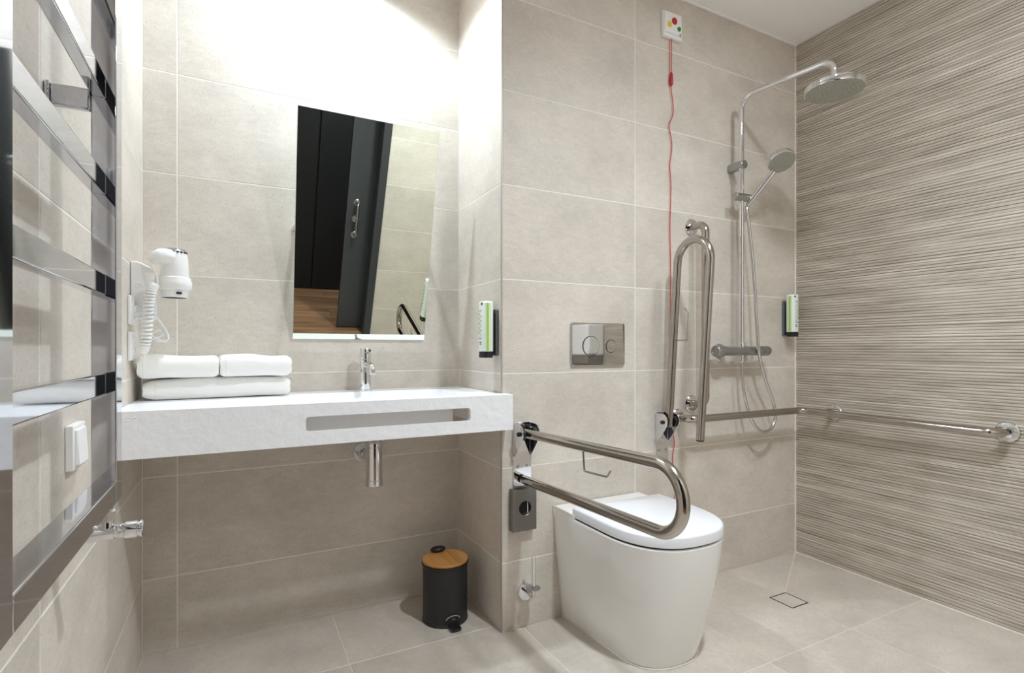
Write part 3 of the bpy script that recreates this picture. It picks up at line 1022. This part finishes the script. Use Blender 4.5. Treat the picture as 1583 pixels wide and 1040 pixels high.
def dee(hw, fr, b, p, z, n=28, y0=-0.004, yr=0.0, hwb=None):
    """D outline: flat against the wall, straight sides, superellipse front. fr: reach, b: length of the curved front"""
    out = []
    yc = -(fr - b)
    hb = hwb or hw
    for k in range(5):
        f = k / 5
        out.append((TX - hb + (hb - hw) * f, y0 + (yc - y0) * f, z))
    for k in range(n + 1):
        a = pi + pi * k / n
        ca, sa = cos(a), sin(a)
        out.append((TX + math.copysign(abs(ca) ** (2 / p), ca) * hw, yc - abs(sa) ** (2 / p) * b, z))
    for k in range(1, 6):
        f = k / 5
        out.append((TX + hw + (hb - hw) * f, yc + (y0 - yc) * f, z))
    return out


prof = [  # z, back half width, half width, reach, front length
    (0.0, 0.160, 0.142, 0.432, 0.150), (0.010, 0.161, 0.144, 0.436, 0.152), (0.05, 0.165, 0.150, 0.449, 0.160), (0.10, 0.1705, 0.158, 0.464, 0.170), (0.16, 0.177, 0.168, 0.480, 0.185),
    (0.22, 0.184, 0.177, 0.494, 0.20), (0.28, 0.190, 0.186, 0.506, 0.215), (0.34, 0.1955, 0.194, 0.516, 0.23), (0.38, 0.199, 0.198, 0.521, 0.235), (0.398, 0.2005, 0.2005, 0.523, 0.237), (0.4015, 0.1995, 0.198, 0.520, 0.235)]
mb = MB().loft([dee(a[2], a[3], a[4], 2.45, a[0], hwb=a[1]) for a in prof])
led = [(TX - 0.2000, -0.004), (TX - 0.2000, -0.135), (TX + 0.2000, -0.135), (TX + 0.2000, -0.004)]
mb.prism(led, lambda a, b, s: (a, b, s), 0.395, 0.4175)
mb.build('bowl', 'ceramic', t, 35, 0.003, 3)
MB().loft([dee(0.194, 0.5165, 0.225, 2.45, 0.4010, y0=-0.120), dee(0.194, 0.5165, 0.225, 2.45, 0.4075, y0=-0.120)]).build('seat', 'dark', t)['label'] = 'dark shadow gap under the lid'  # thin slab coloured dark to stand for the shade between bowl and lid
lidr = [(0.1955, 0.522, 0.4065), (0.1985, 0.525, 0.4085), (0.1985, 0.525, 0.4345), (0.1965, 0.523, 0.4390), (0.192, 0.518, 0.4415)]
MB().loft([dee(a, b, 0.235, 2.45, z, y0=-0.122 - (0.1985 - a)) for a, b, z in lidr]).build('lid', 'seat_plastic', t, 40)
for sx in (-0.075, 0.075):
    MB().cyl((TX + sx - 0.02, -0.116, 0.425), (TX + sx + 0.02, -0.116, 0.425), 0.0085, 16, 0.001).build('hinge', 'satin_chrome', t)
p = (0.2765, -0.2310, 0.052)
MB().lathe((TX - 0.1478, -0.205, 0.052), (-1, -0.03, 0), [(0.0075, -0.004), (0.0075, 0.0045), (0.004, 0.006)], 16).build('fixing_cap', 'satin_chrome', t)
ca_ = MB()
o1 = dee(0.1455, 0.4355, 0.152, 2.45, 0.0, hwb=0.1635); 
ca_.tube([(q[0], q[1], 0.0015) for q in o1], 0.0032, 6)
for e in (-1, 1):
    ca_.tube([(TX + e * (a[1] + 0.0012), -0.0035, a[0]) for a in prof[:-1]] + [(TX + e * 0.2012, -0.0035, 0.416)], 0.0030, 6)
ca_.build('caulk_line', 'caulk', t)

# ------------------------------------------------------------------ flush plate
t = thing('flush_plate', (0.414, 0, 1.012), 'polished steel dual flush plate on the wall above the toilet', 'flush plate')
MB().prism(rrect(0.288, 0.540, 0.930, 1.0945, 0.008), lambda a, b, s: (a, s, b), -0.0004, -0.010).build('plate', 'plate_steel', t, 30, 0.0025, 3)
for cx_, r_ in ((0.3755, 0.037), (0.4712, 0.0235)):
    MB().lathe((cx_, -0.0100, 1.005), (0, -1, 0), [(r_ + 0.0022, 0.0), (r_ + 0.0022, 0.0004), (0.001, 0.0005)], 40).build('button_gap', 'dark', t)
    MB().lathe((cx_, -0.0100, 1.005), (0, -1, 0), [(r_, 0.0004), (r_, 0.0028), (r_ - 0.0008, 0.0036), (0.001, 0.0037)], 40).build('button', 'plate_steel', t)

# ------------------------------------------------------------------ hinged grab bars


def hinged_bar(x, phi, label, hy=-0.046, hz=0.6975, L=0.726):
    t = thing('hinged_grab_bar', (x, 0, hz), label, 'grab bar', 'hinged grab bars beside the toilet')
    ph = radians(phi)
    ds, dt = (-cos(ph), sin(ph)), (sin(ph), cos(ph))

    def P(s, q, dx=0.0):
        return Vector((x + dx, hy + ds[0] * s + dt[0] * q, hz + ds[1] * s + dt[1] * q))
    # wall plate, waisted
    out = [(-0.036, -0.185), (-0.036, -0.105), (-0.0395, -0.088), (-0.036, -0.070), (-0.036, 0.030), (-0.030, 0.036), (0.030, 0.036), (0.036, 0.030), (0.036, -0.070), (0.0395, -0.088), (0.036, -0.105), (0.036, -0.185), (0.030, -0.191), (-0.030, -0.191)]
    MB().prism(out, lambda a, b, s: (x + a, s, hz + b), -0.0004, -0.006).build('wall_plate', 'chrome', t, 30, 0.001)
    for e in (-1, 1):
        ck = [(-0.006, 0.034), (-0.044, 0.034), (-0.058, 0.030), (-0.068, 0.019), (-0.072, 0.004), (-0.068, -0.012), (-0.054, -0.034), (-0.032, -0.060), (-0.006, -0.088)]
        MB().prism(ck, lambda a, b, s: (x + s, a, hz + b), e * 0.031, e * 0.0345).build('hinge_cheek', 'chrome', t, 30, 0.001)
    MB().cyl((x - 0.042, hy, hz), (x + 0.042, hy, hz), 0.008, 18, 0.002).build('hinge_bolt', 'black_plastic', t)
    for e in (-1, 1):
        MB().cyl((x + e * 0.017, hy, hz), (x + e * 0.0305, hy, hz), 0.022, 24, 0.002).build('washer', 'black_plastic', t)
    for e in (-0.018, 0.018):
        MB().lathe((x + e, -0.006, hz - 0.120), (0, -1, 0), [(0.0055, 0), (0.0045, 0.002), (0.001, 0.003)], 14).build('screw', 'satin_chrome', t)
    g = 0.166
    rad = g / 2
    pts = [P(-0.018, 0), P(L - rad, 0)]
    for k in range(1, 20):
        a = pi * k / 20
        pts.append(P(L - rad + rad * sin(a), -rad + rad * cos(a)))
    pts += [P(L - rad, -g), P(-0.036, -g)]
    MB().tube(pts, 0.0158, 24).build('tube', 'steel', t, 40)
    MB().cyl(P(-0.036, -g), P(-0.041, -g), 0.0150, 20, 0.001).build('end_cap', 'black_plastic', t)
    # wire roll holder hanging from the upper tube
    MB().tube([P(0.333, -0.012), P(0.337, -0.073), P(0.446, -0.070), P(0.462, -0.052)], 0.0029, 10, 0.008).build('roll_holder_wire', 'steel', t)
    return t


hinged_bar(0.081, 2.0, 'polished steel hinged grab bar folded down, nearer the washbasin')
hinged_bar(0.738, 85.8, 'polished steel hinged grab bar folded upright beside the shower')

# ------------------------------------------------------------------ shower grab rails


def flange(mb, p, nrm, r=0.036):
    mb.lathe(p, nrm, [(r, 0.0005), (r, 0.005), (r - 0.004, 0.009), (0.019, 0.0105)], 36)


RR = 0.0158
t = thing('vertical_grab_rail', (0.907, 0, 0.76), 'vertical steel grab rail with bent ends on the wall behind the upright bar', 'grab rail')
MB().tube([(0.907, -0.002, 1.517), (0.907, -0.080, 1.517), (0.907, -0.080, 0.760), (0.907, -0.002, 0.760)], RR, 24, 0.045, 10).build('tube', 'steel', t, 40)
for z in (1.517, 0.760):
    mb = MB(); flange(mb, (0.907, 0, z), (0, -1, 0)); mb.build('wall_flange', 'chrome', t)
t = thing('horizontal_grab_rail', (1.3, -0.1, 0.705), 'long horizontal steel grab rail wrapping round the shower corner', 'grab rail')
MB().tube([(0.825, -0.002, 0.706), (0.825, -0.080, 0.706), (1.5255, -0.080, 0.706), (1.5255, -0.806, 0.7005), (XR - 0.002, -0.806, 0.7005)], RR, 24, 0.050, 10).build('tube', 'steel', t, 40)
for p, nn in (((0.825, 0, 0.706), (0, -1, 0)), ((XR, -0.192, 0.705), (-1, 0, 0)), ((XR, -0.806, 0.7005), (-1, 0, 0))):
    mb = MB(); flange(mb, p, nn)
    if p[1] == -0.192:
        mb.cyl((XR - 0.008, -0.192, 0.705), (1.5255, -0.192, 0.705), 0.0105)
    mb.build('wall_flange', 'chrome', t)

# ------------------------------------------------------------------ shower set
SX, SY = 1.146, -0.062
t = thing('shower_set', (SX, SY, 0.985), 'chrome exposed shower set with overhead rose and riser in the corner', 'shower')
MB().tube([(SX, SY, 1.004), (SX, SY, 2.105), (1.2130, -0.430, 2.105), (1.2130, -0.430, 2.018)], 0.0112, 20, 0.062, 12).build('riser_pipe', 'chrome', t, 40)
hdx, hdy, hdz = 1.2130, -0.430, 1.981
sh = MB().lathe((hdx, hdy, hdz), (0, 0, 1), [(0.096, 0.0), (0.1015, 0.001), (0.1025, 0.004), (0.1025, 0.022), (0.099, 0.0255), (0.035, 0.027), (0.016, 0.030), (0.014, 0.040)], 56).build('overhead_rose', 'chrome', t, 40)
nz = MB().lathe((hdx, hdy, hdz - 0.0008), (0, 0, 1), [(0.002, 0), (0.099, 0.0), (0.099, 0.0009)], 56)
for rr_, cnt in ((0.014, 6), (0.028, 12), (0.042, 18), (0.056, 24), (0.070, 30), (0.084, 36)):
    for k in range(cnt):
        a = 2 * pi * k / cnt
        nz.lathe((hdx + rr_ * cos(a), hdy + rr_ * sin(a), hdz - 0.0007), (0, 0, -1), [(0.0024, 0), (0.0014, 0.0022)], 6)
nz.build('nozzle_plate', 'nozzle', sh, 40)
MB().cyl((SX, -0.0005, 1.802), (SX, SY - 0.018, 1.802), 0.0195, 28, 0.002).build('wall_bracket', 'satin_chrome', t)
# sliding holder
sd = MB().cyl((SX - 0.046, SY - 0.002, 1.659), (SX + 0.046, SY - 0.010, 1.659), 0.0175, 26, 0.003).build('sliding_holder', 'satin_chrome', t)
# hand shower
ha, hb = Vector((1.178, -0.080, 1.640)), Vector((1.2265, -0.160, 1.757))
hs = MB().tube([ha, ha.lerp(hb, 0.3), ha.lerp(hb, 0.7), hb], 0.01, 18, radii=[0.0095, 0.0115, 0.0125, 0.0130])
hs.cyl(ha + (ha - hb).normalized() * 0.02, ha, 0.0085, 14)
hs = hs.build('hand_shower', 'chrome', t, 40)
fn = Vector((-0.22, -0.52, -0.82)).normalized()
fc = Vector((1.2350, -0.196, 1.7835))
MB().lathe(fc - fn * 0.006, -fn, [(0.052, 0.0), (0.0555, 0.002), (0.056, 0.016), (0.051, 0.028), (0.030, 0.036), (0.002, 0.038)], 40).build('spray_head', 'chrome', hs, 50)
f2 = MB().lathe(fc - fn * 0.0062, fn, [(0.0535, 0), (0.0525, 0.0016), (0.002, 0.0022)], 40)
u_ = fn.orthogonal().normalized(); w_ = fn.cross(u_)
for rr_, cnt in ((0.012, 6), (0.024, 12), (0.036, 18), (0.046, 24)):
    for k in range(cnt):
        a = 2 * pi * k / cnt
        f2.lathe(fc - fn * 0.0045 + (u_ * cos(a) + w_ * sin(a)) * rr_, fn, [(0.0018, 0), (0.001, 0.0018)], 6)
f2.build('spray_face', 'nozzle', hs, 40)
# mixer
mx = MB().cyl((1.032, SY, 0.985), (1.272, SY, 0.985), 0.0205, 32, 0.001)
for xx in (1.077, 1.227):
    mx.cyl((xx, -0.001, 0.985), (xx, SY, 0.985), 0.0165, 24)
    mx.lathe((xx, -0.0005, 0.985), (0, -1, 0), [(0.032, 0), (0.031, 0.004), (0.018, 0.012)], 28)
mx = mx.build('mixer_bar', 'satin_chrome', t, 40)
MB().lathe((1.030, SY, 0.985), (-1, 0, 0), [(0.0205, 0), (0.0255, 0.002), (0.0262, 0.008), (0.0255, 0.042), (0.023, 0.046), (0.015, 0.047), (0.014, 0.044), (0.001, 0.0435)], 32).build('flow_knob', 'satin_chrome', mx, 40)
MB().lathe((1.274, SY, 0.985), (1, 0, 0), [(0.0205, 0), (0.0225, 0.001), (0.0228, 0.040), (0.020, 0.047), (0.012, 0.0485), (0.001, 0.049)], 32).build('temperature_knob', 'satin_chrome', mx, 40)
MB().lathe((SX, SY, 1.002), (0, 0, 1), [(0.015, 0), (0.015, 0.014), (0.0125, 0.022)], 24).build('riser_nut', 'chrome', mx)
MB().lathe((SX, SY, 0.967), (0, 0, -1), [(0.0125, 0), (0.0125, 0.010), (0.0105, 0.012), (0.0105, 0.030), (0.008, 0.034)], 20).build('hose_nut', 'chrome', mx)
hose = smooth_path([(SX, SY, 0.934), (1.150, -0.063, 0.86), (1.163, -0.068, 0.775), (1.195, -0.072, 0.685), (1.240, -0.074, 0.636), (1.292, -0.073, 0.622), (1.345, -0.070, 0.645), (1.364, -0.068, 0.70), (1.345, -0.067, 0.76),
                    (1.295, -0.072, 0.845), (1.245, -0.085, 0.925), (1.218, -0.092, 1.0), (1.208, -0.090, 1.12), (1.196, -0.086, 1.32), (1.178, -0.080, 1.50), (1.168, -0.074, 1.60), (1.1705, -0.068, 1.622)], 12)
MB().tube(hose, 0.0070, 14).build('hose', 'hose', t, 60)

# ------------------------------------------------------------------ spare roll holder and bag dispenser
t = thing('spare_roll_holder', (0.095, 0, 0.126), 'small chrome upright spare roll holder low on the wall beside the toilet', 'holder')
MB().lathe((0.093, -0.0005, 0.127), (0, -1, 0), [(0.0300, 0), (0.0300, 0.010), (0.0285, 0.0125), (0.001, 0.013)], 36).build('wall_rosette', 'chrome', t)
MB().tube([(0.093, -0.010, 0.127), (0.096, -0.060, 0.127), (0.096, -0.060, 0.172)], 0.0058, 16, 0.012).build('bent_arm', 'chrome', t)
MB().lathe((0.096, -0.060, 0.1585), (0, 0, 1), [(0.0235, 0), (0.0235, 0.003), (0.006, 0.0035)], 32).build('roll_stop', 'satin_chrome', t)
MB().cyl((0.096, -0.060, 0.1615), (0.096, -0.060, 0.273), 0.0068, 18, 0.002).build('upright_pin', 'chrome', t)
tx = MB()
for k in range(3):
    a0 = 0.012 * (k - 1) - 0.0045
    for q in (0, 1):
        pass
    p0, p1 = Vector((0.088 + a0 * 0.86, -0.01345, 0.1335 - a0 * 0.55)), Vector((0.088 + (a0 + 0.009) * 0.86, -0.01345, 0.1335 - (a0 + 0.009) * 0.55))
    tx.tube([p0, p1], 0.0022, 6)
tx.build('printed_mark', 'black_plastic', t)
t = thing('bag_dispenser', (0.082, 0, 0.42), 'grey steel sanitary bag dispenser with a round opening below the grab bar', 'dispenser')
x0, x1, z0, z1, yd = 0.030, 0.127, 0.352, 0.500, -0.027
bd = MB().box(x0, x1, -0.0005, yd, z0, z1).build('case', 'dark_steel', t, 30)
bpy.context.view_layer.update()
ct = MB().cyl((0.081, yd - 0.01, 0.432), (0.081, yd + 0.018, 0.432), 0.0245, 36).build('cut', 'dark')
boolean(bd, [ct])
bd.modifiers.new('bevel', 'BEVEL').width = 0.0015
bd.modifiers['bevel'].limit_method = 'ANGLE'
MB().cyl((0.081, yd + 0.0165, 0.432), (0.081, yd + 0.0175, 0.432), 0.0240, 30).build('opening', 'dark', t)
MB().cyl((0.0945, yd + 0.008, 0.411), (0.0945, yd + 0.008, 0.453), 0.0014, 8).build('bag_edge', 'socket_plastic', t)

# ------------------------------------------------------------------ emergency call unit with its cord
t = thing('emergency_call_unit', (0.79, 0, 2.34), 'white emergency call unit with coloured buttons and a red pull cord', 'call unit')
x0, x1, z0, z1 = 0.7375, 0.8385, 2.288, 2.393
MB().box(x0, x1, -0.0005, -0.016, z0, z1).build('case', 'white_plastic', t, 30, 0.002)
MB().box(x0 + 0.004, x1 - 0.004, -0.0162, -0.020, z0 + 0.016, z1 - 0.003).build('front_panel', 'white_plastic', t, 30, 0.0015)
for bxx, bz, br, m, lab in ((0.793, 2.358, 0.0145, 'red', 'red round call button'), (0.7665, 2.339, 0.0125, 'yellow', 'yellow round lamp'), (0.8185, 2.331, 0.0095, 'green', 'green round reset button')):
    MB().lathe((bxx, -0.0198, bz), (0, -1, 0), [(br, 0), (br, 0.002), (br * 0.85, 0.004), (0.001, 0.0045)], 24).build('button', m, t)['label'] = lab
mk = MB()
for k, l_ in enumerate((0.010, 0.008, 0.010)):
    mk.box(0.8215, 0.8215 + l_, -0.0199, -0.0204, 2.3105 - 0.004 * k, 2.3125 - 0.004 * k)
mk.build('printed_mark', 'black_plastic', t)
cp = [(0.786, -0.010, 2.288), (0.786, -0.010, 2.22), (0.786, -0.009, 2.145), (0.7862, -0.009, 2.10), (0.787, -0.008, 2.075), (0.799, -0.007, 2.01), (0.796, -0.007, 1.97), (0.776, -0.007, 1.925), (0.790, -0.007, 1.865), (0.790, -0.007, 1.82), (0.780, -0.007, 1.76),
      (0.786, -0.007, 1.69), (0.785, -0.007, 1.62), (0.781, -0.007, 1.50), (0.784, -0.007, 1.36), (0.785, -0.007, 1.2), (0.784, -0.007, 1.0), (0.784, -0.007, 0.80), (0.786, -0.007, 0.69), (0.797, -0.007, 0.642), (0.806, -0.007, 0.60), (0.796, -0.007, 0.545), (0.800, -0.007, 0.48), (0.812, -0.007, 0.42), (0.806, -0.007, 0.36)]
pc = MB().tube(smooth_path(cp, 6), 0.0018, 8).tube([(0.7815, -0.006, 2.286), (0.7812, -0.006, 2.12), (0.784, -0.006, 2.09)], 0.0009, 6)
cd = pc.build('pull_cord', 'cord_red', t, 60)
MB().lathe((0.7862, -0.009, 2.093), (0, 0, 1), [(0.003, 0), (0.0075, 0.006), (0.0082, 0.026), (0.0062, 0.048), (0.003, 0.056)], 18).build('toggle', 'red', cd)
MB().lathe((0.806, -0.008, 0.315), (0, 0, 1), [(0.003, 0), (0.0075, 0.006), (0.0075, 0.036), (0.003, 0.046)], 18).build('toggle', 'red', cd)

# white wall box in the rear corner, known from its reflection in the flush plate
t = thing('wall_box', (1.53, -1.66, 1.0), 'white rounded wall box in the rear corner, mirrored in the flush plate', 'wall box')
MB().box(1.455, XR - 0.0005, -1.785, -1.545, 0.945, 1.175).build('case', 'white_plastic', t, 30, 0.012, 3)
MB().box(1.470, XR - 0.0005, -1.785, -1.560, 0.880, 0.944).build('lower_case', 'satin_chrome', t, 30, 0.006, 3)
